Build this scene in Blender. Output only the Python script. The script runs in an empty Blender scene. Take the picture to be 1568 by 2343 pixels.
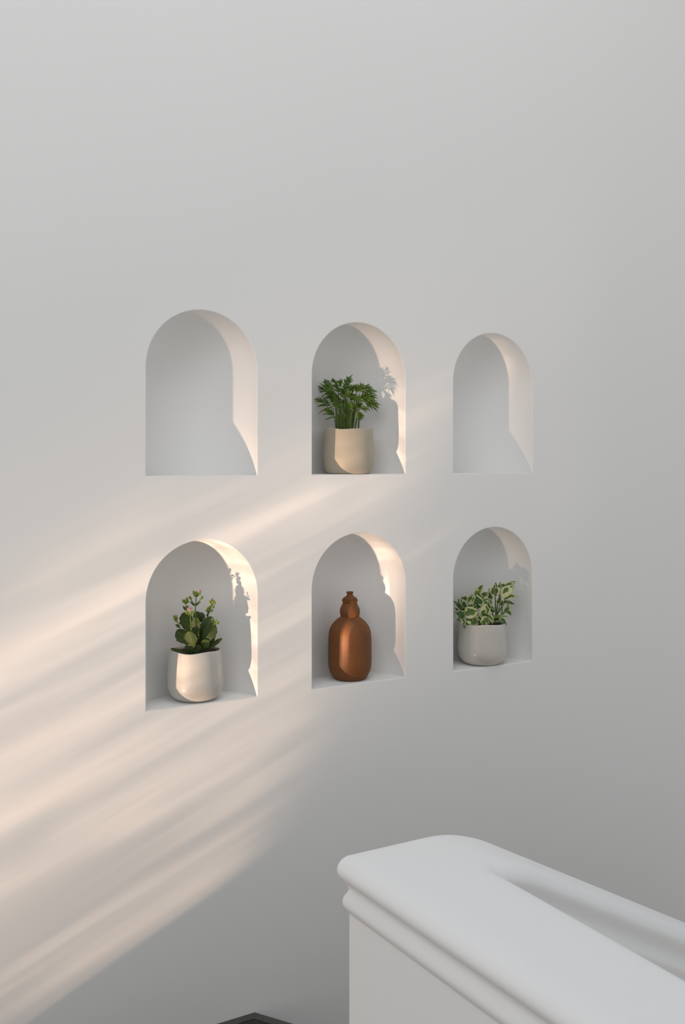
import bpy, bmesh, math, random
from mathutils import Vector, Matrix, noise
random.seed(7)
PI = math.pi
sc = bpy.context.scene
COL = sc.collection

# ------------------------------------------------------------------ camera
F_PX, HOR, CX = 2287.0, 1050.0, 784.0            # focal length, horizon row, centre column for a 1568x2343 frame
A, B = 0.864970, 0.501823                        # cos / sin of the yaw against the wall normal
EYE = Vector((0.0, -2.217, 1.351))
cd = bpy.data.cameras.new('camera'); cam = bpy.data.objects.new('camera', cd); COL.objects.link(cam)
cam.location = EYE
cam.rotation_euler = (PI / 2, 0, -math.atan2(B, A))
cd.sensor_fit = 'VERTICAL'; cd.sensor_height = 36.0; cd.sensor_width = 24.0
cd.lens = F_PX / 2343.0 * 36.0
cd.shift_y = -(1171.5 - HOR) / 2343.0
cd.clip_start = 0.05; cd.clip_end = 100
sc.camera = cam

# ------------------------------------------------------------------ world, lamps, exposure
sc.view_settings.view_transform = 'Standard'
sc.view_settings.look = 'None'
sc.view_settings.gamma = 1.0
sc.view_settings.use_curve_mapping = False
sc.view_settings.exposure = 0.08
sc.cycles.max_bounces = 8; sc.cycles.diffuse_bounces = 5

class NT:
    """small helper for node trees"""
    def __init__(s, tree):
        s.t = tree; tree.nodes.clear()
    def n(s, kind, **kw):
        nd = s.t.nodes.new(kind)
        for k, v in kw.items(): setattr(nd, k, v)
        return nd
    def l(s, a, b): s.t.links.new(a, b)
    def m(s, op, a, b=None, c=None, clamp=False):
        nd = s.t.nodes.new('ShaderNodeMath'); nd.operation = op; nd.use_clamp = clamp
        for i, v in enumerate((a, b, c)):
            if v is None: continue
            if isinstance(v, (int, float)): nd.inputs[i].default_value = v
            else: s.t.links.new(v, nd.inputs[i])
        return nd.outputs[0]
    def smooth(s, v, lo, hi):
        nd = s.t.nodes.new('ShaderNodeMapRange'); nd.interpolation_type = 'SMOOTHSTEP'
        s.t.links.new(v, nd.inputs[0])
        nd.inputs[1].default_value = lo; nd.inputs[2].default_value = hi
        nd.inputs[3].default_value = 0.0; nd.inputs[4].default_value = 1.0
        return nd.outputs[0]
    def ramp(s, v, stops):
        nd = s.t.nodes.new('ShaderNodeValToRGB')
        while len(nd.color_ramp.elements) < len(stops): nd.color_ramp.elements.new(0.5)
        for e, (p, c) in zip(nd.color_ramp.elements, stops):
            e.position = p; e.color = (*c, 1)
        if v is not None: s.t.links.new(v, nd.inputs[0])
        return nd.outputs[0]
    def mix(s, f, a, b):
        nd = s.t.nodes.new('ShaderNodeMix'); nd.data_type = 'RGBA'
        for i, v in ((0, f), (6, a), (7, b)):
            if isinstance(v, (int, float)): nd.inputs[i].default_value = v
            elif isinstance(v, tuple): nd.inputs[i].default_value = (*v, 1)
            else: s.t.links.new(v, nd.inputs[i])
        return nd.outputs[2]

# soft light of a pale room under a dimmer ceiling
W = bpy.data.worlds.new('world'); sc.world = W; W.use_nodes = True
nt = NT(W.node_tree)
tc = nt.n('ShaderNodeTexCoord'); sp = nt.n('ShaderNodeSeparateXYZ'); nt.l(tc.outputs['Generated'], sp.inputs[0])
h = nt.m('MULTIPLY_ADD', sp.outputs[2], 0.5, 0.5)
col = nt.ramp(h, [(0.0, (0.40, 0.385, 0.355)), (0.5, (0.405, 0.41, 0.41)), (1.0, (0.14, 0.142, 0.148))])
bg = nt.n('ShaderNodeBackground'); nt.l(col, bg.inputs[0]); bg.inputs[1].default_value = 1.12
wo = nt.n('ShaderNodeOutputWorld'); nt.l(bg.outputs[0], wo.inputs[0])

def aim(o, target):
    o.rotation_euler = (Vector(target) - o.location).to_track_quat('-Z', 'Y').to_euler()

def fill_light(name, loc, target, sx, sy, energy, color):
    d = bpy.data.lights.new(name, 'AREA'); o = bpy.data.objects.new(name, d); COL.objects.link(o)
    d.shape = 'RECTANGLE'; d.size = sx; d.size_y = sy; d.energy = energy; d.color = color
    o.location = loc; aim(o, target)
# added unseen area fills: cool from left, right and overhead, warm from low left
fill_light('fill_left', (-1.3, -2.6, 3.5), (1.2, 0, 1.3), 2.0, 2.0, 32, (0.955, 0.98, 1.0))
fill_light('fill_right', (3.3, -2.9, 2.9), (1.2, 0, 1.3), 2.0, 2.0, 7, (0.95, 0.98, 1.0))
fill_light('fill_overhead', (1.1, -1.3, 4.7), (1.2, 0, 1.3), 2.0, 2.0, 25, (0.96, 0.985, 1.0))
fill_light('fill_warm_left', (-3.2, -2.6, 0.2), (0.9, -1.2, 0.5), 2.4, 2.0, 3, (1.0, 0.66, 0.38))  # added fill that warms the parapet's left face

# low warm sunlight thrown up from a bright floor on the level below, rippled by what it bounces off
LDIR = Vector((1.0, 0.300, 0.487)).normalized()
SRC = Vector((1.0, 0.0, 1.0)) - LDIR * 14.0
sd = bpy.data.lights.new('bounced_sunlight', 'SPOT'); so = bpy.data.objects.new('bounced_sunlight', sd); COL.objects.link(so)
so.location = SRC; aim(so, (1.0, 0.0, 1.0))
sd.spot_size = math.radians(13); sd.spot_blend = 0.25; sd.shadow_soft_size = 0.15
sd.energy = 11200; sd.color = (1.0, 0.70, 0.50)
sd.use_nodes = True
nt = NT(sd.node_tree)
ge = nt.n('ShaderNodeNewGeometry'); sx = nt.n('ShaderNodeSeparateXYZ'); nt.l(ge.outputs['Incoming'], sx.inputs[0])
px = nt.n('ShaderNodeSeparateXYZ'); nt.l(ge.outputs['Position'], px.inputs[0])
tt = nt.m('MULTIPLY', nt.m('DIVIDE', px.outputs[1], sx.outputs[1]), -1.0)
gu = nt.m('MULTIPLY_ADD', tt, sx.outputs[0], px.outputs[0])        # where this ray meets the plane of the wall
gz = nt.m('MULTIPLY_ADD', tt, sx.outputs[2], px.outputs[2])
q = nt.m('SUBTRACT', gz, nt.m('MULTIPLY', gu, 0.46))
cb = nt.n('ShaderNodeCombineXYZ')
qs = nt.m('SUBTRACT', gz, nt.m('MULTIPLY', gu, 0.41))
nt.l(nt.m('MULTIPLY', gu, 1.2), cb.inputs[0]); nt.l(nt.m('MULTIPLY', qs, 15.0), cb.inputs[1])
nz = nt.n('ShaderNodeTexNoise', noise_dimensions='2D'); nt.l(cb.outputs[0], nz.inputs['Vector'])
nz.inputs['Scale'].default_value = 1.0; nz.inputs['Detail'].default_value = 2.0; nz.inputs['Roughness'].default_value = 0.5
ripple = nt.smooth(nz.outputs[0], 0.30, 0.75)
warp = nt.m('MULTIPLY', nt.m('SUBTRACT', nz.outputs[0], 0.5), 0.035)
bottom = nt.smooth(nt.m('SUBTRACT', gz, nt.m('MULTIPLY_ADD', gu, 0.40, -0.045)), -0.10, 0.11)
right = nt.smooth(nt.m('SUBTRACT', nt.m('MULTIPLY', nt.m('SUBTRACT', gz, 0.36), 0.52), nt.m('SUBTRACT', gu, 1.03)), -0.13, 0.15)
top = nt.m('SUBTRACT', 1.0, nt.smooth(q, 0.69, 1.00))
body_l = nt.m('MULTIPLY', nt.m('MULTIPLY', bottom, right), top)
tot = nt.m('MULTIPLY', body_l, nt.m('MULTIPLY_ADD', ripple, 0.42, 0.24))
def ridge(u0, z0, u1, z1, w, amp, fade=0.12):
    """one bright line drawn into the beam, placed on the wall plane"""
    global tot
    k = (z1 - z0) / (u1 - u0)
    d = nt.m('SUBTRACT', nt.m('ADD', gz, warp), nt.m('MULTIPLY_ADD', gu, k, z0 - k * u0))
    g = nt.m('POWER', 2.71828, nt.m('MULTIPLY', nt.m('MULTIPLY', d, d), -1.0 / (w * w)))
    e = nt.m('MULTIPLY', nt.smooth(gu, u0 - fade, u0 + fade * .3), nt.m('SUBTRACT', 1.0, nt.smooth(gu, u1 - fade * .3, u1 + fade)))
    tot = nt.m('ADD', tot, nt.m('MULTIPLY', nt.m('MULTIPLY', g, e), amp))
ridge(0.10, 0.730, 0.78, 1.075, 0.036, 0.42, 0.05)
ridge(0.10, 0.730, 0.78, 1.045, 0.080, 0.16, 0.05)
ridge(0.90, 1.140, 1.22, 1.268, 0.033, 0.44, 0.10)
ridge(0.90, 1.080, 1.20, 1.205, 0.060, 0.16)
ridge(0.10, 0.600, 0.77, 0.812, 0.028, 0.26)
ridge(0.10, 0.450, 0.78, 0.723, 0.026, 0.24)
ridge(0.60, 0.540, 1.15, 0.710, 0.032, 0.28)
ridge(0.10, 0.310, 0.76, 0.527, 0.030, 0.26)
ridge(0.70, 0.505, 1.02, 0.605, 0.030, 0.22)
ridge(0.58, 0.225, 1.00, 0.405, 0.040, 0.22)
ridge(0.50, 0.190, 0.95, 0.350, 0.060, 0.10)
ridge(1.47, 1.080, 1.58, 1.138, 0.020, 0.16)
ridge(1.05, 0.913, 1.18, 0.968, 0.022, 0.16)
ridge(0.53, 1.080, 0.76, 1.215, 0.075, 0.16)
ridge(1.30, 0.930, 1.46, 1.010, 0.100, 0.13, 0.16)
ridge(1.225, 0.845, 1.262, 0.862, 0.048, 1.80, 0.022)  # boost added to the beam to brighten the bottle
ridge(0.79, 0.830, 0.87, 0.860, 0.040, 0.14, 0.035)  # small boost added for the lower left pot
ridge(0.81, 0.880, 0.85, 0.900, 0.026, 0.34, 0.025)  # boost added to brighten the flowering plant
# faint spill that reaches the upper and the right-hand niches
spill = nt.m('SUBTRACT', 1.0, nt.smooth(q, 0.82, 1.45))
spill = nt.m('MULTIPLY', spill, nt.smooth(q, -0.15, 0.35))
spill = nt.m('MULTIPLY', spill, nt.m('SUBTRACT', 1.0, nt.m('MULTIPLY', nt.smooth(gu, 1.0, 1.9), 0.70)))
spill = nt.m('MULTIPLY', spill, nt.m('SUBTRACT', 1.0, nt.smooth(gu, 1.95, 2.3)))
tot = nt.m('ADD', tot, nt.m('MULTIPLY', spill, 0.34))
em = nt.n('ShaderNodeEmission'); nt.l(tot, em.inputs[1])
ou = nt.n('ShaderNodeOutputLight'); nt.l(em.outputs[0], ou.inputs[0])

# ------------------------------------------------------------------ helpers
def prin(name, rough=0.8, coat=0.0):
    m = bpy.data.materials.new(name); m.use_nodes = True
    nt = NT(m.node_tree)
    p = nt.n('ShaderNodeBsdfPrincipled'); o = nt.n('ShaderNodeOutputMaterial'); nt.l(p.outputs[0], o.inputs[0])
    p.inputs['Roughness'].default_value = rough
    if coat: p.inputs['Coat Weight'].default_value = coat; p.inputs['Coat Roughness'].default_value = 0.08
    return m, nt, p
def bump(nt, p, height, strength, dist):
    b = nt.n('ShaderNodeBump'); b.inputs['Strength'].default_value = strength; b.inputs['Distance'].default_value = dist
    nt.l(height, b.inputs['Height']); nt.l(b.outputs[0], p.inputs['Normal'])
def noise_tex(nt, vec, scale, detail=3.0, rough=0.5):
    t = nt.n('ShaderNodeTexNoise'); nt.l(vec, t.inputs['Vector'])
    t.inputs['Scale'].default_value = scale; t.inputs['Detail'].default_value = detail; t.inputs['Roughness'].default_value = rough
    return t.outputs[0]
def geo_pos(nt): return nt.n('ShaderNodeNewGeometry').outputs['Position']

def link(name, me, mat=None, parent=None, smooth=True):
    o = bpy.data.objects.new(name, me); COL.objects.link(o)
    if mat: me.materials.append(mat)
    if smooth:
        for p in me.polygons: p.use_smooth = True
    if parent: o.parent = parent
    return o
def obj(name, bm, mat, parent=None, smooth=True):
    me = bpy.data.meshes.new(name); bm.normal_update(); bm.to_mesh(me); bm.free()
    return link(name, me, mat, parent, smooth)
def thing(name, label, cat, loc, group=None):
    o = bpy.data.objects.new(name, None); COL.objects.link(o); o.location = loc
    o.empty_display_size = 0.02
    o['label'] = label; o['category'] = cat
    if group: o['group'] = group
    return o
def at(x, y, depth):
    """point seen at image position x,y (1568x2343 frame) at the given distance along the viewing axis"""
    r = (x - CX) / F_PX; z = -(y - HOR) / F_PX
    return EYE + depth * Vector((B + r * A, A - r * B, z))
FWD = Vector((B, A, 0))

# ------------------------------------------------------------------ materials
def plaster(name, c, bumpy=0.12):
    m, nt, p = prin(name, 0.85)
    g = geo_pos(nt)
    n1 = noise_tex(nt, g, 1.4, 2.0)
    nt.l(nt.mix(n1, tuple(v * 0.985 for v in c), tuple(min(1, v * 1.015) for v in c)), p.inputs['Base Color'])
    n2 = noise_tex(nt, g, 140.0, 4.0, 0.6); n3 = noise_tex(nt, g, 9.0, 2.0)
    bump(nt, p, nt.m('ADD', nt.m('MULTIPLY', n2, 0.10), n3), bumpy, 0.004)
    return m
M_WALL = plaster('white_plaster', (0.80, 0.795, 0.785))
M_RAIL = plaster('smooth_white_plaster', (0.82, 0.82, 0.825), 0.04)
def dark_stone(name, c):
    m, nt, p = prin(name, 0.45)
    n1 = noise_tex(nt, geo_pos(nt), 60, 5)
    nt.l(nt.mix(n1, tuple(v * 0.7 for v in c), tuple(v * 1.3 for v in c)), p.inputs['Base Color'])
    return m
M_FLOOR = dark_stone('dark_floor_stone', (0.012, 0.013, 0.010))
M_BORDER = dark_stone('grey_border_stone', (0.060, 0.062, 0.052))

def ceramic(name, c, c2, rough, coat, rings):
    m, nt, p = prin(name, rough, coat)
    tcx = nt.n('ShaderNodeTexCoord').outputs['Object']
    n1 = noise_tex(nt, tcx, 22, 4, 0.6); n2 = noise_tex(nt, tcx, 420, 2)
    speck = nt.smooth(n2, 0.70, 0.76)
    base = nt.mix(n1, c, c2)
    nt.l(nt.mix(nt.m('MULTIPLY', speck, 0.35), base, tuple(v * 0.45 for v in c)), p.inputs['Base Color'])
    s = nt.n('ShaderNodeSeparateXYZ'); nt.l(tcx, s.inputs[0])
    w = nt.m('SINE', nt.m('ADD', nt.m('MULTIPLY', s.outputs[2], rings), nt.m('MULTIPLY', n1, 5.0)))
    bump(nt, p, nt.m('ADD', nt.m('MULTIPLY', w, 0.07), n1), 0.10, 0.002)
    return m
M_POT_WHITE = ceramic('white_glaze', (0.56, 0.535, 0.49), (0.48, 0.455, 0.41), 0.45, 0.7, 900)
M_POT_GREY = ceramic('grey_white_glaze', (0.58, 0.55, 0.505), (0.49, 0.465, 0.42), 0.42, 0.8, 900)
M_POT_BEIGE = ceramic('beige_stoneware', (0.47, 0.405, 0.315), (0.39, 0.33, 0.25), 0.55, 0.25, 900)
def terracotta():
    m, nt, p = prin('terracotta', 0.62)
    tcx = nt.n('ShaderNodeTexCoord').outputs['Object']
    s = nt.n('ShaderNodeSeparateXYZ'); nt.l(tcx, s.inputs[0])
    mp = nt.n('ShaderNodeMapping'); mp.inputs['Scale'].default_value = (3, 3, 900); nt.l(tcx, mp.inputs[0])
    st = noise_tex(nt, mp.outputs[0], 1.0, 3)
    n1 = noise_tex(nt, tcx, 30, 4)
    f = nt.m('ADD', nt.m('MULTIPLY', st, 0.6), nt.m('MULTIPLY', n1, 0.4))
    nt.l(nt.mix(nt.smooth(f, 0.3, 0.7), (0.135, 0.043, 0.006), (0.180, 0.060, 0.0085)), p.inputs['Base Color'])
    bump(nt, p, st, 0.12, 0.0005)
    return m
M_TERRA = terracotta()
m, nt, p = prin('potting_soil', 0.95); M_SOIL = m
n1 = noise_tex(nt, geo_pos(nt), 300, 4)
nt.l(nt.mix(n1, (0.008, 0.006, 0.004), (0.03, 0.02, 0.014)), p.inputs['Base Color']); bump(nt, p, n1, 0.8, 0.003)

def leaf_mat(name, lo_c, hi_c, mid_c, rough=0.38, trans=0.25, veins=True):
    m, nt, p = prin(name, rough)
    uv = nt.n('ShaderNodeUVMap').outputs[0]
    s = nt.n('ShaderNodeSeparateXYZ'); nt.l(uv, s.inputs[0])
    rnd = nt.n('ShaderNodeObjectInfo').outputs['Random']
    ac = nt.m('ABSOLUTE', nt.m('MULTIPLY_ADD', s.outputs[0], 2.0, -1.0))
    n1 = noise_tex(nt, geo_pos(nt), 90, 3)
    f = nt.m('ADD', nt.m('MULTIPLY', n1, 0.5), nt.m('MULTIPLY', rnd, 0.5))
    c = nt.mix(f, lo_c, hi_c)
    if veins: c = nt.mix(nt.m('MULTIPLY', nt.m('SUBTRACT', 1.0, nt.smooth(ac, 0.02, 0.14)), 0.5), c, mid_c)
    nt.l(c, p.inputs['Base Color'])
    if trans:
        o = [n for n in nt.t.nodes if n.type == 'OUTPUT_MATERIAL'][0]
        tr = nt.n('ShaderNodeBsdfTranslucent'); nt.l(c, tr.inputs[0])
        mx = nt.n('ShaderNodeMixShader'); mx.inputs[0].default_value = trans
        nt.l(p.outputs[0], mx.inputs[1]); nt.l(tr.outputs[0], mx.inputs[2]); nt.l(mx.outputs[0], o.inputs[0])
    return m
M_KLEAF = leaf_mat('succulent_leaf', (0.042, 0.075, 0.012), (0.095, 0.140, 0.028), (0.14, 0.19, 0.05), 0.42, 0.30)
M_KSTEM = leaf_mat('succulent_stalk', (0.09, 0.17, 0.012), (0.12, 0.20, 0.02), (0.1, 0.18, 0.02), 0.5, 0.1, False)
M_BUD = leaf_mat('green_bud', (0.16, 0.24, 0.02), (0.30, 0.36, 0.05), (0.2, 0.3, 0.03), 0.5, 0.15, False)
M_BUDPINK = leaf_mat('pinkish_bud', (0.40, 0.24, 0.12), (0.50, 0.28, 0.18), (0.4, 0.2, 0.2), 0.5, 0.15, False)
M_PETAL = leaf_mat('pink_petal', (0.78, 0.40, 0.36), (0.85, 0.52, 0.46), (0.8, 0.5, 0.5), 0.6, 0.3, False)
M_PALM = leaf_mat('palm_leaflet', (0.052, 0.118, 0.003), (0.110, 0.195, 0.006), (0.09, 0.19, 0.02), 0.42, 0.25)
M_PSTEM = leaf_mat('palm_stem', (0.055, 0.11, 0.012), (0.13, 0.17, 0.03), (0.1, 0.2, 0.03), 0.5, 0.05, False)
def variegated():
    m, nt, p = prin('variegated_leaf', 0.36)
    uv = nt.n('ShaderNodeUVMap').outputs[0]
    s = nt.n('ShaderNodeSeparateXYZ'); nt.l(uv, s.inputs[0])
    rnd = nt.n('ShaderNodeObjectInfo').outputs['Random']
    ac = nt.m('MULTIPLY_ADD', s.outputs[0], 2.0, -1.0)
    aa = nt.m('ABSOLUTE', ac)
    cbn = nt.n('ShaderNodeCombineXYZ')
    nt.l(nt.m('MULTIPLY', s.outputs[0], 1.9), cbn.inputs[0]); nt.l(nt.m('MULTIPLY', s.outputs[1], 2.4), cbn.inputs[1])
    nt.l(nt.m('MULTIPLY', rnd, 40.0), cbn.inputs[2])
    n1 = noise_tex(nt, cbn.outputs[0], 1.15, 2.2, 0.5)
    # green along the middle, cream towards the margin, both broken up
    v = nt.m('SUBTRACT', nt.m('ADD', n1, nt.m('MULTIPLY', nt.m('SUBTRACT', rnd, 0.5), 0.10)), nt.m('MULTIPLY', nt.m('POWER', aa, 2.4), 0.30))
    g = nt.smooth(v, 0.385, 0.410)
    rnd2 = nt.m('FRACT', nt.m('MULTIPLY', rnd, 17.0))
    green = nt.mix(rnd2, (0.038, 0.095, 0.016), (0.095, 0.170, 0.016))
    cream = nt.mix(rnd2, (0.58, 0.60, 0.38), (0.56, 0.57, 0.24))
    n2 = noise_tex(nt, cbn.outputs[0], 14.0, 2)
    green = nt.mix(nt.m('MULTIPLY', nt.smooth(n2, 0.62, 0.70), 0.5), green, (0.20, 0.28, 0.09))
    c = nt.mix(g, cream, green)
    nt.l(c, p.inputs['Base Color'])
    o = [n for n in nt.t.nodes if n.type == 'OUTPUT_MATERIAL'][0]
    tr = nt.n('ShaderNodeBsdfTranslucent'); nt.l(c, tr.inputs[0])
    mx = nt.n('ShaderNodeMixShader'); mx.inputs[0].default_value = 0.15
    nt.l(p.outputs[0], mx.inputs[1]); nt.l(tr.outputs[0], mx.inputs[2]); nt.l(mx.outputs[0], o.inputs[0])
    return m
M_VAR = variegated()
M_VSTEM = leaf_mat('trailing_stem', (0.07, 0.13, 0.022), (0.12, 0.18, 0.04), (0.1, 0.2, 0.03), 0.5, 0.05, False)

# ------------------------------------------------------------------ the wall with its six apse niches
HW, DEP = 0.1404, 0.126
NICHES = [(0.9043, 1.3115), (1.3385, 1.3115), (1.7787, 1.3115), (0.9043, 0.7705), (1.3385, 0.7705), (1.7787, 0.7690)]
NTOP = [1.7038, 1.7038, 1.7038, 1.1590, 1.1595, 1.1590]
RB = 0.0022                                               # tiny rounding of the plaster arris
NARC, NLEG = 40, 10
def arch(uc, zf, ztop, hw, grow=0.0):
    """open outline from floor right, up over the arch, down to floor left; zf stays"""
    zs = ztop - HW
    pts = []
    for i in range(NLEG): pts.append((uc + hw + grow, zf - grow + (zs - zf + grow) * i / NLEG))
    for i in range(NARC + 1):
        a = PI * i / NARC
        pts.append((uc + (hw + grow) * math.cos(a), zs + (hw + grow) * math.sin(a)))
    for i in range(NLEG): pts.append((uc - hw - grow, zs + (zf - grow - zs) * (i + 1) / NLEG))
    return pts
bm = bmesh.new()
U0, U1, Z0, Z1, TH = -3.5, 5.0, -2.2, 4.6, 0.32
def loop_edges(pts, y):
    vs = [bm.verts.new((x, y, z)) for x, z in pts]
    return vs, [bm.edges.new((vs[i], vs[(i + 1) % len(vs)])) for i in range(len(vs))]
outer, es = loop_edges([(U0, Z0), (U1, Z0), (U1, Z1), (U0, Z1)], 0.0)
for (uc, zf), zt in zip(NICHES, NTOP):
    _, e2 = loop_edges(arch(uc, zf, zt, HW, RB), 0.0); es += e2
bmesh.ops.triangle_fill(bm, edges=es, use_beauty=True, use_dissolve=False)
bmesh.ops.recalc_face_normals(bm, faces=bm.faces)
if sum(f.normal.y * f.calc_area() for f in bm.faces) > 0: bmesh.ops.reverse_faces(bm, faces=bm.faces)
# thickness of the wall: sides and back
bk = [bm.verts.new((x, TH, z)) for x, z in [(U0, Z0), (U1, Z0), (U1, Z1), (U0, Z1)]]
for i in range(4): bm.faces.new((outer[i], bk[i], bk[(i + 1) % 4], outer[(i + 1) % 4]))
bm.faces.new(bk)
wall = obj('wall_back', bm, M_WALL, None, False)
wall['kind'] = 'structure'

def niche_mesh(uc, zf, ztop):
    bm = bmesh.new()
    zs = ztop - HW
    rings = []
    for g, y in ((RB, 0.0), (RB * 0.5, RB * 0.15), (RB * 0.13, RB * 0.5), (0.0, RB)):
        rings.append([bm.verts.new((x, y, z)) for x, z in arch(uc, zf, ztop, HW, g)])
    N = 18
    for i in range(1, N + 1):
        ph = PI / 2 * i / N
        h = max(HW * math.cos(ph), 1e-5); y = RB + (DEP - RB) * math.sin(ph)
        pts = []
        for j in range(NLEG): pts.append((uc + h, zf + (zs - zf) * j / NLEG))
        for j in range(NARC + 1):
            a = PI * j / NARC; pts.append((uc + h * math.cos(a), zs + h * math.sin(a)))
        for j in range(NLEG): pts.append((uc - h, zs + (zf - zs) * (j + 1) / NLEG))
        rings.append([bm.verts.new((x, y, z)) for x, z in pts])
    for r0, r1 in zip(rings, rings[1:]):
        for j in range(len(r0) - 1): bm.faces.new((r0[j], r0[j + 1], r1[j + 1], r1[j]))
    # floor, with its own vertices so the arris at its back stays crisp
    fl = [[bm.verts.new(r[0].co), bm.verts.new(r[-1].co)] for r in rings]
    for a, b in zip(fl, fl[1:]): bm.faces.new((a[1], a[0], b[0], b[1]))
    bmesh.ops.remove_doubles(bm, verts=[v for r in rings[-1:] for v in r], dist=1e-4)
    return bm
for (uc, zf), zt in zip(NICHES, NTOP):
    obj('niche', niche_mesh(uc, zf, zt), M_WALL, wall)

# ------------------------------------------------------------------ landing, border, steps going down
def prism(pts, z0, z1):
    bm = bmesh.new()
    a = [bm.verts.new((x, y, z1)) for x, y in pts]; b = [bm.verts.new((x, y, z0)) for x, y in pts]
    bm.faces.new(a); bm.faces.new(b[::-1])
    for i in range(len(pts)):
        j = (i + 1) % len(pts); bm.faces.new((a[i], b[i], b[j], a[j]))
    bmesh.ops.recalc_face_normals(bm, faces=bm.faces)
    return bm
floor = obj('floor', prism([(0.2, -0.024), (1.0245, -0.024), (1.096, -0.136), (0.90, -0.906), (0.776, -0.932), (0.776, -2.9), (0.2, -2.9)], -0.12, 0.0), M_FLOOR, None, False)
floor['kind'] = 'structure'
obj('border_strip', prism([(0.2, -0.024), (0.2, -0.0005), (1.038, -0.0005), (1.0245, -0.024)], -0.12, 0.001), M_BORDER, floor, False)
obj('border_strip', prism([(1.0245, -0.024), (1.038, -0.0005), (1.128, -0.141), (1.096, -0.136)], -0.12, 0.001), M_BORDER, floor, False)
obj('border_strip', prism([(1.096, -0.136), (1.128, -0.141), (0.928, -0.906), (0.90, -0.906)], -0.12, 0.001), M_BORDER, floor, False)
st = bpy.data.objects.new('stair_flight_1', None); COL.objects.link(st); st.location = (1.1, -0.45, -0.17); st['kind'] = 'structure'  # parent of the stair treads and risers
for i in range(5):
    u0 = 0.95 + 0.30 * i; z = -0.17 * (i + 1)
    for nm, bmx, mt in (('tread', prism([(u0, -0.90), (u0 + 0.36, -0.90), (u0 + 0.36, -0.001), (u0, -0.001)], z - 0.03, z), M_FLOOR),
                        ('riser', prism([(u0 + 0.02, -0.90), (u0 + 0.34, -0.90), (u0 + 0.34, -0.001), (u0 + 0.02, -0.001)], z - 0.17, z - 0.03), M_RAIL)):
        o = obj(nm, bmx, mt, st, False); o.matrix_parent_inverse = Matrix.Translation(-st.location)

# ------------------------------------------------------------------ the moulded parapet
ZT = 0.75
UL, UI, NE, NI = 0.7705, 0.9200, -0.9060, -1.0330          # faces of the body
def drop(u):
    """the level cap eases into the slope of the stair"""
    u0, k, s = 0.915, 0.12, -0.515
    if u <= u0: return 0.0
    if u < u0 + k: return s * (u - u0) ** 2 / (2 * k)
    return s * (u - u0 - k / 2)
def outline(o):
    def arc(cx, cy, r, a0, a1, n):
        return [(cx + r * math.cos(a0 + (a1 - a0) * i / n), cy + r * math.sin(a0 + (a1 - a0) * i / n)) for i in range(n + 1)]
    r = max(0.005 + o, 0.0008)                              # outer corner
    pts = [(UI + o, -2.9), (UL - o + 0.045, -2.9)]
    pts += arc(UL - o + r, NE + o - r, r, PI, PI / 2, 10)
    pts += [(3.2, NE + o), (3.2, NI - o)]
    ri = 0.030
    pts += arc(UI + ri, NI - ri, max(ri - o, 0.002), PI / 2, PI, 10)
    return pts
PROFILE = [(-0.018, 0.0), (-0.009, -0.0006), (0.000, -0.0024), (0.0075, -0.0058), (0.0130, -0.0102), (0.0172, -0.0162), (0.0190, -0.0220),
           (0.0183, -0.0272), (0.0150, -0.0325), (0.0102, -0.0378), (0.0055, -0.0430), (0.0020, -0.0482), (0.0010, -0.0525), (0.0024, -0.0568),
           (0.0058, -0.0608), (0.0090, -0.0652), (0.0106, -0.0702), (0.0100, -0.0752), (0.0074, -0.0800), (0.0038, -0.0842), (0.0010, -0.0872), (0.0, -0.0895)]
def parapet_bm(prof, top_fill, zend=None):
    bm = bmesh.new()
    rings = [[bm.verts.new((x, y, ZT + dz)) for x, y in outline(o)] for o, dz in prof]
    if zend is not None: rings.append([bm.verts.new((v.co.x, v.co.y, zend)) for v in rings[-1]])
    n = len(rings[0])
    for a, b in zip(rings, rings[1:]):
        for j in range(n): bm.faces.new((a[j], b[j], b[(j + 1) % n], a[(j + 1) % n]))
    if top_fill: bm.faces.new(rings[0])
    for i in range(46):
        u = 0.88 + 0.012 * i if i < 30 else 1.24 + (i - 29) * 0.115
        bmesh.ops.bisect_plane(bm, geom=bm.verts[:] + bm.edges[:] + bm.faces[:], plane_co=(u, 0, 0), plane_no=(1, 0, 0))
    for v in bm.verts: v.co.z += drop(v.co.x)
    bmesh.ops.triangulate(bm, faces=[f for f in bm.faces if len(f.verts) > 4])
    bmesh.ops.recalc_face_normals(bm, faces=bm.faces)
    return bm
par = thing('stair_parapet', 'white moulded plaster stair parapet with rounded cap in front of the niche wall', 'parapet', (0.84, -0.99, 0.0))
inv = Matrix.Translation(-par.location)
o = obj('cap', parapet_bm(PROFILE[:13], True), M_RAIL, par); o.matrix_parent_inverse = inv
o = obj('bead_moulding', parapet_bm(PROFILE[12:], False), M_RAIL, par); o.matrix_parent_inverse = inv
o = obj('parapet_body', parapet_bm([PROFILE[-1]], False, -0.9), M_RAIL, par); o.matrix_parent_inverse = inv

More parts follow.
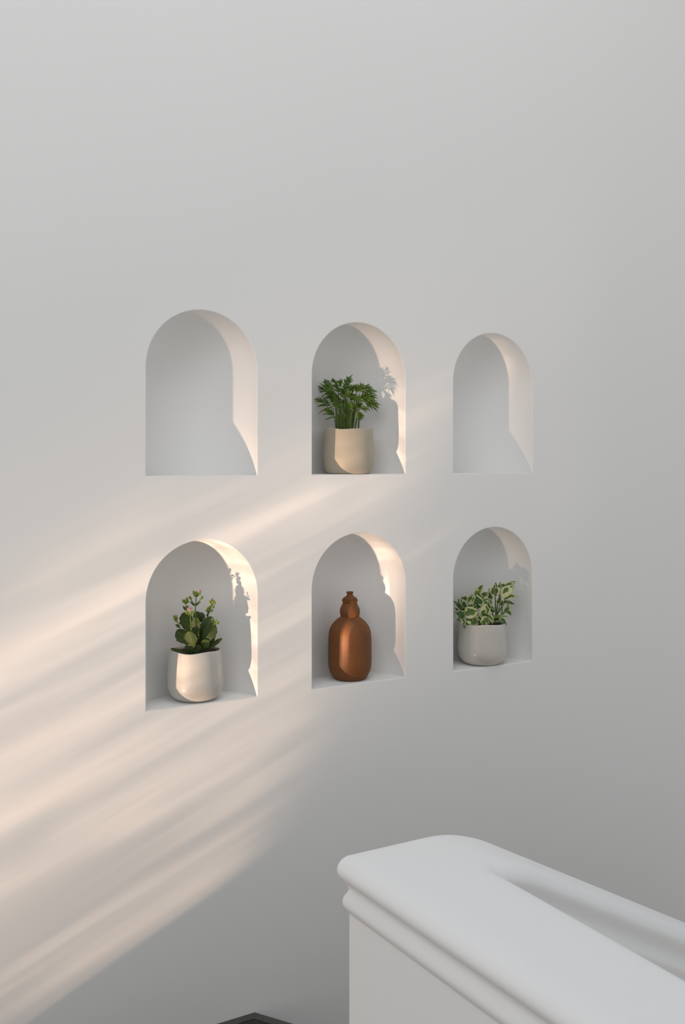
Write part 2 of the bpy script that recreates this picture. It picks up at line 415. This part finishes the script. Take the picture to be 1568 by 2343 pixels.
# ------------------------------------------------------------------ pots and bottle (turned, slightly uneven)
def turned(profile, seg=72, wob=None, closed_top=False):
    bm = bmesh.new(); rings = []
    for k, (r, z) in enumerate(profile):
        ring = []
        for i in range(seg):
            a = 2 * PI * i / seg
            rr, zz = (r, z) if wob is None else wob(a, r, z, k)
            ring.append(bm.verts.new((rr * math.cos(a), rr * math.sin(a), zz)))
        rings.append(ring)
    for a, b in zip(rings, rings[1:]):
        for i in range(seg):
            j = (i + 1) % seg; bm.faces.new((a[i], a[j], b[j], b[i]))
    bm.faces.new(rings[0][::-1])
    if closed_top: bm.faces.new(rings[-1])
    bmesh.ops.recalc_face_normals(bm, faces=bm.faces)
    return bm
def spline(pts, n=6):
    out = []
    for i in range(len(pts) - 1):
        p0 = pts[max(i - 1, 0)]; p1 = pts[i]; p2 = pts[i + 1]; p3 = pts[min(i + 2, len(pts) - 1)]
        for k in range(n):
            t = k / n
            out.append(tuple(0.5 * ((2 * p1[c]) + (-p0[c] + p2[c]) * t + (2 * p0[c] - 5 * p1[c] + 4 * p2[c] - p3[c]) * t * t + (-p0[c] + 3 * p1[c] - 3 * p2[c] + p3[c]) * t ** 3) for c in range(len(p1))))
    out.append(tuple(pts[-1]))
    return out
def make_pot(label, loc, R, H, rim, mat, seed, lobes, zw, soil_drop=0.008, foot=0.040):
    t = thing('planter_pot', label, 'pot', loc)
    s = R / 0.0675
    g = (foot - 0.040) / 0.0275                             # 0 round-bellied .. 1 straight to the foot
    out = [(foot * s, 0.0), ((foot + 0.0045) * s, 0.0012), ((0.054 + 0.0150 * g) * s, 0.0065 - 0.001 * g), ((0.0615 + 0.0080 * g) * s, 0.016), ((0.0660 + 0.001 * g) * s, 0.028), (R, 0.042), (R * 0.992, 0.060), (R * 0.972, H * 0.72),
           ((R + rim) / 2 * 0.985, H * 0.88), (rim * 1.005, H - 0.0035), (rim - 0.0006, H - 0.0008), (rim - 0.0020, H), (rim - 0.0036, H - 0.0012), (rim - 0.0044, H - 0.006), (rim - 0.005, H - 0.03)]
    prof = spline(out, 4)
    rng = random.Random(seed); ph = [rng.uniform(0, 6.28) for _ in range(4)]
    def wob(a, r, z, k):
        f = max(0.0, z / H) ** 2
        dr = 1 + f * (lobes * math.cos(4 * a + ph[0]) + lobes * 0.7 * math.cos(3 * a + ph[1])) + 0.004 * math.cos(2 * a + ph[2])
        dz = f * f * zw * (math.cos(3 * a + ph[3]) + 0.7 * math.cos(5 * a + ph[0]))
        return r * dr, z + dz
    obj('pot_body', turned(prof, 72, wob), mat, t)
    bm = bmesh.new(); c = bm.verts.new((0, 0, H - soil_drop + 0.004)); rg = []
    for ri in range(1, 7):
        rr = (rim - 0.0044) * ri / 6
        rg.append([bm.verts.new((rr * math.cos(2 * PI * i / 36) * (wob(2 * PI * i / 36, 1, H - soil_drop, 0)[0]), rr * math.sin(2 * PI * i / 36) * (wob(2 * PI * i / 36, 1, H - soil_drop, 0)[0]),
                  H - soil_drop + 0.004 * (1 - ri / 6) + rng.uniform(-0.001, 0.001))) for i in range(36)])
    for i in range(36): bm.faces.new((c, rg[0][i], rg[0][(i + 1) % 36]))
    for a, b in zip(rg, rg[1:]):
        for i in range(36): bm.faces.new((a[i], b[i], b[(i + 1) % 36], a[(i + 1) % 36]))
    obj('soil', bm, M_SOIL, t)
    return t
P4 = Vector((0.906, 0.0550, 0.7705)); P2 = Vector((1.3365, 0.0550, 1.3115)); P6 = Vector((1.7747, 0.0480, 0.7690)); P5 = Vector((1.343, 0.0590, 0.7705))
make_pot('white glazed pot holding the flowering plant, lower left niche', P4, 0.0672, 0.1205, 0.0615, M_POT_WHITE, 3, 0.016, 0.0012)
make_pot('beige stoneware pot with a wavy rim holding the small palm', P2, 0.0672, 0.1185, 0.0640, M_POT_BEIGE, 11, 0.013, 0.0016, 0.012, 0.052)
make_pot('grey-white glazed pot holding the cream and green trailing plant', P6, 0.0700, 0.1175, 0.0655, M_POT_GREY, 5, 0.008, 0.0008)

def zpx(y): return (1561.0 - y) * 2.632 / F_PX
def rpx(r): return r * 2.632 / F_PX
bot = thing('terracotta_bottle', 'brown terracotta bottle with a bulbous neck and lid in the lower middle niche', 'bottle', P5)
body = [(30, 1561), (36, 1559.5), (40.5, 1554.5), (44.5, 1547), (48.2, 1536), (49.8, 1522), (49.9, 1500), (49.6, 1475), (48.6, 1458), (46.2, 1447), (42.2, 1438.5), (36.5, 1431),
        (29.5, 1424.5), (23.5, 1420.3), (21.3, 1418.6), (21.6, 1416.5), (22.7, 1412), (23.3, 1406.5), (22.3, 1400), (19.6, 1394), (17.2, 1389.5), (16.5, 1386.6), (17.2, 1384.2), (18.3, 1382), (18.4, 1380.6), (17.6, 1379.7), (15.0, 1379.6), (14.2, 1382), (13.8, 1388)]
obj('bottle_body', turned(spline([(rpx(r), zpx(y)) for r, y in body], 4), 72), M_TERRA, bot)
lid = [(14.0, 1380.8), (16.0, 1379.0), (16.4, 1377.6), (15.6, 1375.8), (12.2, 1373.8), (8.8, 1371.2), (7.0, 1368.3), (6.8, 1366.3), (7.7, 1364.4), (8.3, 1362.9), (8.0, 1361.8), (6.0, 1361.2), (2.0, 1361.0)]
obj('lid', turned(spline([(rpx(r), zpx(y)) for r, y in lid], 3), 48, None, True), M_TERRA, bot)

# ------------------------------------------------------------------ plant building blocks
def ovate(t): return max(0.0, math.sin(PI * min(1, t) ** 0.62)) ** 0.72
def lance(t): return max(0.0, (t ** 0.50) * (1 - t) ** 1.0 * 2.45)
def spoon(t): return max(0.06 * (1 - t), max(0, math.sin(PI * t ** 1.25)) ** 0.50 * (0.30 + 0.70 * min(1, t * 1.8)))
def leaf_bm(base, tip, width, nrm, bow=0.12, cup=0.18, shape=ovate, scallop=0, nl=10, ns=3, thick=0.0006, droop=0.0, twist=0.0):
    ax = tip - base; L = ax.length; ax = ax / L
    side = ax.cross(nrm)
    if side.length < 1e-4: side = ax.cross(Vector((0.3, 0.2, 0.9)))
    side.normalize(); n0 = side.cross(ax).normalized()
    bm = bmesh.new(); uvl = bm.loops.layers.uv.new('UVMap'); rows = []; uvs = {}
    for i in range(nl + 1):
        t = i / nl
        c = base + ax * (L * t) + n0 * (bow * L * 4 * t * (1 - t)) + Vector((0, 0, -droop * L * t * t))
        hw = 0.5 * width * shape(t) if 0 < i < nl else 0.5 * width * (0.05 if i == 0 else 0.02)
        if scallop: hw *= 1 + 0.075 * math.cos(2 * PI * scallop * t)
        sa = math.cos(twist * t); sb = math.sin(twist * t)
        sd = side * sa + n0 * sb; nn = n0 * sa - side * sb
        row = []
        for j in range(-ns, ns + 1):
            s = j / ns
            v = bm.verts.new(c + sd * (hw * s) + nn * (cup * hw * s * s - thick * 0.0))
            uvs[v] = ((s + 1) / 2, t); row.append(v)
        rows.append(row)
    for a, b in zip(rows, rows[1:]):
        for j in range(2 * ns): bm.faces.new((a[j], a[j + 1], b[j + 1], b[j]))
    # second face a leaf's thickness behind, closed along the rim
    bm.normal_update()
    back = {}
    for row in rows:
        for v in row:
            w = bm.verts.new(v.co - v.normal * thick); uvs[w] = uvs[v]; back[v] = w
    for a, b in zip(rows, rows[1:]):
        for j in range(2 * ns): bm.faces.new((back[a[j]], back[b[j]], back[b[j + 1]], back[a[j + 1]]))
        for j in (0, 2 * ns):
            bm.faces.new((a[j], b[j], back[b[j]], back[a[j]]) if j == 0 else (b[j], a[j], back[a[j]], back[b[j]]))
    for f in bm.faces:
        for lp in f.loops: lp[uvl].uv = uvs[lp.vert]
    return bm
def tube_bm(pts, r0, r1, seg=7):
    pts = [Vector(p) for p in pts]
    sm = [Vector(p) for p in spline([tuple(p) for p in pts], 4)] if len(pts) > 2 else pts
    bm = bmesh.new(); rings = []
    for i, p in enumerate(sm):
        d = (sm[min(i + 1, len(sm) - 1)] - sm[max(i - 1, 0)]).normalized()
        x = d.cross(Vector((0.31, 0.9, 0.2))).normalized(); y = d.cross(x)
        r = r0 + (r1 - r0) * i / (len(sm) - 1)
        rings.append([bm.verts.new(p + x * (r * math.cos(2 * PI * k / seg)) + y * (r * math.sin(2 * PI * k / seg))) for k in range(seg)])
    for a, b in zip(rings, rings[1:]):
        for k in range(seg): bm.faces.new((a[k], a[(k + 1) % seg], b[(k + 1) % seg], b[k]))
    bm.faces.new(rings[0][::-1]); bm.faces.new(rings[-1])
    return bm
def bud_bm(c, d, L, r):
    """closed flower bud, pointed at the end"""
    d = d.normalized(); x = d.cross(Vector((0.31, 0.9, 0.2))).normalized(); y = d.cross(x)
    bm = bmesh.new(); rings = []
    for t, rr in ((0, .35), (.18, .8), (.42, 1.0), (.68, .82), (.88, .42), (1.0, .08)):
        rings.append([bm.verts.new(c + d * (L * (t - 0.4)) + x * (r * rr * math.cos(2 * PI * k / 8)) + y * (r * rr * math.sin(2 * PI * k / 8))) for k in range(8)])
    for a, b in zip(rings, rings[1:]):
        for k in range(8): bm.faces.new((a[k], a[(k + 1) % 8], b[(k + 1) % 8], b[k]))
    bm.faces.new(rings[0][::-1]); bm.faces.new(rings[-1])
    return bm
def put(name, bm, mat, parent, root):
    o = obj(name, bm, mat, parent)
    if parent is root: o.matrix_parent_inverse = Matrix.Translation(-root.location)
    return o

# ------------------------------------------------------------------ flowering succulent (lower left niche)
kal = thing('flowering_succulent', 'dark green scalloped-leaf plant with bud clusters and a pink flower', 'plant', P4 + Vector((0, 0, 0.112)))
KD = (P4 - EYE).dot(FWD)
def K(cx, cy, off): return at(375 + cx / 10.453, 1340 + cy / 10.453, KD - off)
KS = KD / F_PX / 10.453                                     # metres per unit of this drawing
CAMV = -FWD
UP = Vector((0, 0, 1)); LEFTV = Vector((-A, B, 0))
def nv(l, u, c=1.0): return (CAMV * c + LEFTV * l + UP * u).normalized()
kleaves = [  # base, tip, width, depth offsets (base, tip), facing (left, up), bow, cup
    ((650, 1230), (490, 640), 390, .000, .010, nv(.35, .1), -.05, .15),
    ((740, 1150), (795, 760), 270, .030, .035, nv(.6, -.15), .05, .10),
    ((800, 900), (800, 612), 190, -.020, -.024, nv(.2, .5), .05, .2),
    ((860, 900), (905, 640), 200, -.026, -.030, nv(-.3, .4), .05, .2),
    ((620, 1440), (320, 1060), 310, .004, .006, nv(-.2, .2), -.08, .25),
    ((725, 1490), (615, 1095), 400, .040, .052, nv(.5, -.2, .9), .05, .06),
    ((900, 1330), (1145, 735), 320, .006, .004, nv(-.1, .3), .08, .22),
    ((900, 1430), (1225, 930), 320, .014, .018, nv(-.3, .3), .10, .20),
    ((870, 1570), (1395, 1260), 150, .014, .022, nv(-.1, .8, .6), -.04, .15),
    ((900, 1500), (1220, 1270), 110, .006, .008, nv(-.2, .8, .5), .0, .15),
    ((640, 1625), (165, 1500), 120, .022, .034, nv(.2, .9, .45), -.03, .15),
    ((720, 1500), (650, 1010), 290, .000, .002, nv(.2, .0), .05, .2),
    ((740, 1500), (790, 1010), 240, .006, .006, nv(-.2, -.1), .05, .2),
    ((840, 1560), (890, 960), 130, .010, .012, nv(.9, .0, .45), .06, .2),
    ((690, 1640), (610, 1370), 280, .026, .030, nv(.1, -.2), .05, .2),
    ((780, 1640), (760, 1400), 240, .026, .028, nv(-.2, -.1), .05, .2),
    ((860, 1500), (1080, 1310), 220, .016, .024, nv(-.3, .2), .08, .2),
    ((840, 1250), (960, 720), 120, -.010, -.012, nv(-.8, .1, .5), .04, .15),
    ((880, 1200), (1040, 760), 140, -.014, -.016, nv(-.5, .2), .04, .15),
    ((760, 1480), (560, 1200), 240, -.016, -.020, nv(.2, .1), .06, .2),
    ((800, 1450), (990, 1150), 260, -.018, -.022, nv(-.2, .1), .06, .2)]
for b, t, w, d0, d1, nn, bow, cup in kleaves:
    put('leaf', leaf_bm(K(*b, d0), K(*t, d1), w * KS, nn, bow, cup, spoon, 5, 22, 4, 0.0011), M_KLEAF, kal, kal)
def stalk(pts, r, off): return put('flower_stalk', tube_bm([K(x, y, off) for x, y in pts], r * KS * 1.1, r * KS * 0.75), M_KSTEM, kal, kal)
def buds(par_o, lst, stem_from, off, size=34):
    for i, (x, y, k) in enumerate(lst):
        o2 = off + random.uniform(-.003, .005)
        c = K(x, y, o2); s = K(*stem_from, off)
        d = (c - s); d = d.normalized() * 0.6 + UP * 0.6
        put('flower_bud', bud_bm(c, d, size * 2.3 * KS, size * KS), M_BUDPINK if k else M_BUD, par_o, kal)
        put('pedicel', tube_bm([s, c - d.normalized() * size * KS * 0.8], 7 * KS, 6 * KS, 5), M_KSTEM, par_o, kal)
def bract(par_o, b, t, w, off): put('bract', leaf_bm(K(*b, off), K(*t, off + .003), w * KS, nv(random.uniform(-.4, .4), .5), .05, .2, ovate, 0, 7, 2, 0.0006), M_KLEAF, par_o, kal)
s = stalk([(700, 1400), (735, 1000), (752, 640), (775, 260)], 15, .004)
buds(s, [(722, 195, 0), (782, 175, 0), (862, 140, 1), (805, 228, 0), (745, 235, 0), (850, 195, 0), (720, 160, 0)], (776, 275), .004, 33)
buds(s, [(645, 305, 0), (625, 285, 0)], (680, 385), .004, 33); buds(s, [(895, 300, 0), (915, 285, 0)], (845, 370), .004, 31)
put('pedicel', tube_bm([K(750, 480, .004), K(690, 400, .004), K(655, 320, .004)], 10 * KS, 8 * KS, 5), M_KSTEM, s, kal)
put('pedicel', tube_bm([K(758, 480, .004), K(830, 390, .004), K(890, 310, .004)], 10 * KS, 8 * KS, 5), M_KSTEM, s, kal)
bract(s, (745, 480), (625, 375), 62, .004); bract(s, (760, 475), (885, 375), 55, .004)
s = stalk([(600, 900), (545, 610), (530, 430)], 13, .002)
buds(s, [(470, 370, 0), (548, 325, 1), (565, 385, 0), (515, 405, 0), (530, 365, 0)], (528, 440), .002, 38)
bract(s, (535, 590), (455, 480), 60, .002); bract(s, (540, 545), (595, 480), 50, .002)
s = stalk([(668, 1180), (655, 1000), (630, 740)], 17, .046)
buds(s, [(545, 655, 0), (530, 620, 0), (640, 660, 0), (690, 675, 0), (722, 625, 0), (600, 690, 0), (665, 640, 0), (575, 640, 0)], (630, 745), .046, 27)
bract(s, (650, 975), (575, 950), 38, .046); bract(s, (655, 980), (690, 940), 34, .046)
fc = K(620, 585, .048)
fl = put('flower', bud_bm(fc + Vector((0, 0, -.001)), UP, 44 * KS, 22 * KS), M_PETAL, s, kal)
for i in range(9):
    a = 2 * PI * i / 9 + .2
    dv = LEFTV * math.cos(a) + CAMV * math.sin(a)
    put('petal', leaf_bm(fc, fc + dv * 78 * KS + UP * (28 if i % 2 else 55) * KS, 48 * KS, UP, .08, .3, ovate, 0, 6, 2, 0.0004), M_PETAL, s, kal)
for i in range(5):
    a = 2 * PI * i / 5
    dv = LEFTV * math.cos(a) + CAMV * math.sin(a)
    put('petal', leaf_bm(fc + UP * 12 * KS, fc + dv * 36 * KS + UP * 62 * KS, 34 * KS, CAMV, .08, .3, ovate, 0, 6, 2, 0.0004), M_PETAL, s, kal)
s = stalk([(470, 1200), (390, 1010), (315, 850)], 13, .000)
buds(s, [(255, 745, 0), (300, 742, 1), (262, 795, 0), (305, 800, 0), (285, 770, 0), (290, 830, 0)], (318, 860), .000, 33)
bract(s, (385, 990), (275, 930), 70, .000)
s = stalk([(930, 1200), (1035, 780), (1135, 500), (1148, 440)], 15, -.004)
buds(s, [(1110, 395, 0), (1160, 345, 1), (1195, 385, 0), (1215, 425, 0), (1145, 415, 0), (1170, 400, 0)], (1142, 460), -.004, 33)
buds(s, [(1050, 550, 0), (1100, 515, 0), (1035, 600, 0), (1072, 590, 0)], (1060, 660), -.004, 32)
buds(s, [(1155, 590, 0), (1190, 500, 0)], (1110, 640), -.004, 32)
bract(s, (1030, 740), (1050, 650), 30, -.004)
s = stalk([(1120, 1180), (1165, 1000), (1205, 890)], 15, .020)
buds(s, [(1160, 810, 0), (1212, 868, 0), (1258, 830, 0), (1272, 902, 0), (1182, 950, 0), (1303, 888, 0), (1165, 870, 0), (1215, 915, 0)], (1195, 930), .022, 26)

# ------------------------------------------------------------------ little palm (upper middle niche)
palm = thing('parlour_palm', 'small bright green palm with many slender fronds in the upper middle niche', 'plant', P2 + Vector((0, 0, 0.108)))
PD = (P2 - EYE).dot(FWD)
def Pm(cx, cy, off): return at(710 + cx / 9.224, 850 + cy / 9.224, PD - off)
PS = PD / F_PX / 9.224
fronds = [(560, 500, 480, 140, 330), (580, 460, 330, 280, 190), (650, 570, 300, 450, 150), (660, 640, 330, 610, 180), (700, 740, 380, 760, 160), (720, 770, 300, 848, 90),
          (780, 830, 460, 832, 290), (820, 900, 440, 945, 280), (850, 990, 460, 1125, 238), (870, 1060, 430, 1312, 300), (900, 1090, 480, 1412, 410), (900, 1090, 545, 1412, 512),
          (930, 1110, 610, 1465, 770), (950, 1120, 640, 1440, 690), (960, 1060, 780, 1235, 800), (545, 460, 760, 75, 572), (550, 530, 960, 290, 790), (600, 500, 560, 330, 550),
          (760, 720, 430, 560, 380), (800, 830, 640, 935, 735), (680, 620, 560, 480, 505), (840, 960, 540, 1095, 645), (640, 650, 640, 545, 640), (700, 690, 520, 640, 360),
          (860, 970, 440, 1010, 320), (740, 760, 580, 690, 690), (610, 520, 420, 270, 275), (880, 1050, 560, 1330, 590), (720, 720, 470, 800, 250), (660, 590, 420, 500, 260),
          (780, 790, 560, 930, 470), (840, 900, 600, 1010, 520), (1010, 1020, 860, 1090, 1020), (600, 620, 700, 470, 700), (640, 660, 830, 720, 1050),
          (600, 560, 560, 400, 440), (640, 600, 620, 470, 560), (720, 690, 620, 560, 600), (760, 770, 560, 850, 420), (800, 850, 620, 980, 500), (840, 930, 640, 1060, 560), (880, 1000, 620, 1180, 520),
          (690, 680, 680, 600, 800), (740, 760, 680, 840, 800), (800, 860, 700, 960, 800), (860, 960, 720, 1090, 740), (620, 590, 660, 440, 620), (700, 720, 560, 690, 360), (560, 540, 520, 330, 420), (900, 1060, 560, 1270, 470)]
rng = random.Random(4)
for fi, (bx, kx, ky, tx, ty) in enumerate(fronds):
    o0 = rng.uniform(-.018, .018); o1 = o0 + rng.uniform(-.018, .022)
    if fi in (19, 26, 21): o1 = 0.03
    base = Pm(bx, 1240, o0); knee = Pm(kx, ky, (o0 + o1) / 2); tip = Pm(tx, ty, o1)
    mid = Pm(bx * .62 + kx * .38, 1240 * .42 + ky * .58, o0)
    q2 = knee.lerp(tip, .45) + UP * 14 * PS
    endp = knee.lerp(tip, .62) + UP * 10 * PS
    fr = put('frond', tube_bm([base, mid, knee, q2, endp], (8 if fi % 3 else 12) * PS, 3.5 * PS, 6), M_PSTEM, palm, palm)
    ax = (tip - knee); L = ax.length; ax.normalize()
    side = ax.cross(CAMV).normalized()
    fac = (CAMV + UP * rng.uniform(.2, .8) + LEFTV * rng.uniform(-.4, .4)).normalized()
    short = L / PS < 260
    nlf = 6 if short else 8
    lf_len = min(max(L * .75, 150 * PS), 275 * PS)
    put('leaflet', leaf_bm(endp, tip, rng.uniform(30, 42) * PS, fac, .05, .25, lance, 0, 9, 1, 0.0003, rng.uniform(0, .15)), M_PALM, fr, palm)
    for i in range(nlf):
        f = i / nlf
        p = knee.lerp(endp, f * .95) + UP * 8 * PS * math.sin(f * PI)
        sg = 1 if i % 2 else -1
        ang = math.radians(rng.uniform(26, 46) * (1.05 - .75 * f)) * sg
        d = ax * math.cos(ang) + side * math.sin(ang) + CAMV * rng.uniform(-.3, .35)
        ll = lf_len * rng.uniform(.90, 1.22) * (1 - .25 * f)
        put('leaflet', leaf_bm(p, p + d.normalized() * ll, rng.uniform(26, 40) * PS, (fac + side * rng.uniform(-.5, .5)).normalized(), .06, .25, lance, 0, 9, 1, 0.0003, rng.uniform(.0, .25)), M_PALM, fr, palm)
for bx, tx, ty, w in ((770, 760, 700, 14), (845, 838, 700, 24), (870, 880, 720, 12), (700, 690, 760, 16), (600, 610, 820, 13), (940, 1000, 800, 18), (1020, 1040, 880, 14), (670, 655, 860, 20), (730, 720, 900, 18)):
    put('cane', tube_bm([Pm(bx, 1240, .012), Pm((bx + tx) / 2 + 4, (1240 + ty) / 2, .012), Pm(tx, ty, .010)], w * PS, w * .7 * PS, 7), M_PSTEM, palm, palm)

# ------------------------------------------------------------------ variegated trailing plant (lower right niche)
pot = thing('variegated_vine', 'bushy trailing plant with green and cream marbled leaves', 'plant', P6 + Vector((0, 0, 0.108)))
VD = (P6 - EYE).dot(FWD)
def V(cx, cy, off): return at(1030 + cx / 9.8, 1320 + cy / 9.8, VD - off)
VS = VD / F_PX / 9.8
vleaves = [  # base, tip, width, depth offset, facing, bow, cup
    ((1010, 430), (1030, 118), 195, .004, nv(.2, .1), .03, .25), ((920, 520), (880, 250), 110, -.006, nv(.6, .1), .03, .2),
    ((1130, 260), (1478, 105), 150, -.004, nv(-.1, .3), .05, .15), ((1130, 420), (1465, 190), 205, .006, nv(-.1, .2), .06, .15),
    ((1090, 250), (1136, 108), 52, -.004, nv(.5, 0), .0, .3), ((560, 425), (735, 178), 150, -.006, nv(.2, .1), -.08, .2),
    ((640, 705), (600, 398), 235, .022, nv(.1, .25), .05, .15), ((330, 835), (645, 760), 235, .040, nv(.1, .5), .06, .15),
    ((400, 660), (595, 612), 120, .022, nv(0, .6), .05, .2), ((295, 770), (178, 478), 120, .006, nv(.2, .1), .06, .3),
    ((270, 790), (78, 535), 110, .012, nv(-.4, .2), .08, .3), ((400, 520), (235, 478), 120, -.012, nv(.1, .4), .05, .2),
    ((370, 680), (195, 500), 150, .010, nv(-.2, .4), .05, .2), ((410, 600), (505, 380), 120, .002, nv(.1, .2), .0, .25),
    ((320, 910), (108, 790), 185, .036, nv(.1, .4), .14, .25), ((370, 905), (655, 1070), 210, .038, nv(-.1, .45), .06, .1),
    ((875, 950), (668, 1050), 190, .046, nv(.1, .3), .12, -.3), ((785, 900), (788, 600), 215, .032, nv(-.1, .1), .06, .2),
    ((720, 510), (900, 520), 100, .006, nv(0, .6), .05, .2), ((715, 440), (870, 345), 110, -.010, nv(.1, .3), .05, .2),
    ((1225, 480), (1525, 450), 105, .008, nv(0, .55), .16, .2), ((1200, 560), (1455, 610), 85, -.002, nv(0, .5), .22, .2),
    ((1235, 780), (1300, 610), 140, .012, nv(-.2, .2), .06, .3), ((1250, 770), (1395, 860), 110, .010, nv(0, .3), .10, .3),
    ((940, 890), (1315, 890), 75, .020, nv(0, .9, .35), .03, .1), ((1110, 900), (1280, 1085), 90, .030, nv(-.2, .4), .10, .2),
    ((890, 860), (955, 1068), 110, .042, nv(.3, .2), .10, -.2), ((1060, 590), (1135, 400), 100, -.002, nv(-.3, .1), .05, .2),
    ((850, 600), (718, 560), 130, .008, nv(.1, .4), .05, .2), ((290, 920), (328, 1165), 80, .044, nv(.1, .2), .05, .3),
    ((350, 990), (405, 1125), 75, .040, nv(-.2, .2), .05, .3), ((255, 930), (138, 975), 70, .022, nv(0, .5), .10, .3),
    ((700, 960), (590, 840), 90, .040, nv(.2, .2), .08, .3), ((500, 560), (470, 400), 100, -.006, nv(.2, .1), .04, .2),
    ((660, 480), (650, 340), 110, .010, nv(.1, .2), .04, .2), ((700, 560), (710, 380), 100, .006, nv(-.3, .1), .04, .2),
    ((860, 700), (900, 480), 130, .000, nv(-.1, .1), .04, .2), ((830, 800), (880, 600), 120, -.010, nv(0, .1), .04, .2),
    ((480, 860), (330, 700), 150, -.008, nv(.2, .2), .04, .2), ((560, 760), (420, 640), 150, -.004, nv(.1, .2), .04, .2),
    ((1140, 640), (1180, 520), 70, -.006, nv(.1, .1), .04, .2), ((970, 800), (930, 640), 120, -.004, nv(.2, .1), .04, .2),
    ((300, 850), (110, 690), 120, -.004, nv(.2, .1), .05, .2), ((1080, 800), (1190, 660), 60, .006, nv(.1, .1), .04, .2),
    ((560, 1050), (615, 1110), 50, .040, nv(0, .2), .05, .2), ((960, 960), (1180, 930), 150, .000, nv(0, .6), .05, .2)]
for b, t, w, off, nn, bow, cup in vleaves:
    put('leaf', leaf_bm(V(*b, off), V(*t, off + .004), w * 1.17 * VS, (nn + LEFTV * random.uniform(-.45, .45) + UP * random.uniform(-.3, .35)).normalized(), bow, cup, ovate, 0, 12, 3, 0.0005, 0, random.uniform(-.25, .25)), M_VAR, pot, pot)
for pts, w, off in (([(1030, 1000), (1025, 700), (1012, 420)], 24, .006), ([(1040, 900), (1075, 560), (1140, 270)], 18, -.004), ([(1050, 900), (1110, 640), (1140, 410)], 16, .006), ([(1060, 820), (1180, 640), (1240, 480)], 24, .010),
                   ([(1080, 900), (1190, 820), (1250, 750)], 34, .012), ([(700, 1010), (620, 800), (560, 420)], 14, -.004), ([(560, 1000), (420, 860), (320, 840)], 18, .030), ([(330, 1040), (305, 980), (310, 880)], 30, .042),
                   ([(780, 1000), (785, 880), (785, 740)], 13, .033), ([(600, 1000), (350, 820), (280, 760)], 18, .004), ([(960, 1000), (950, 700), (930, 520)], 16, -.006), ([(1100, 950), (1160, 800), (1180, 560)], 18, .000), ([(640, 980), (600, 850), (640, 700)], 14, .020)):
    put('stem', tube_bm([V(x, y, off) for x, y in pts], w * .8 * VS, w * .6 * VS, 7), M_VSTEM, pot, pot)
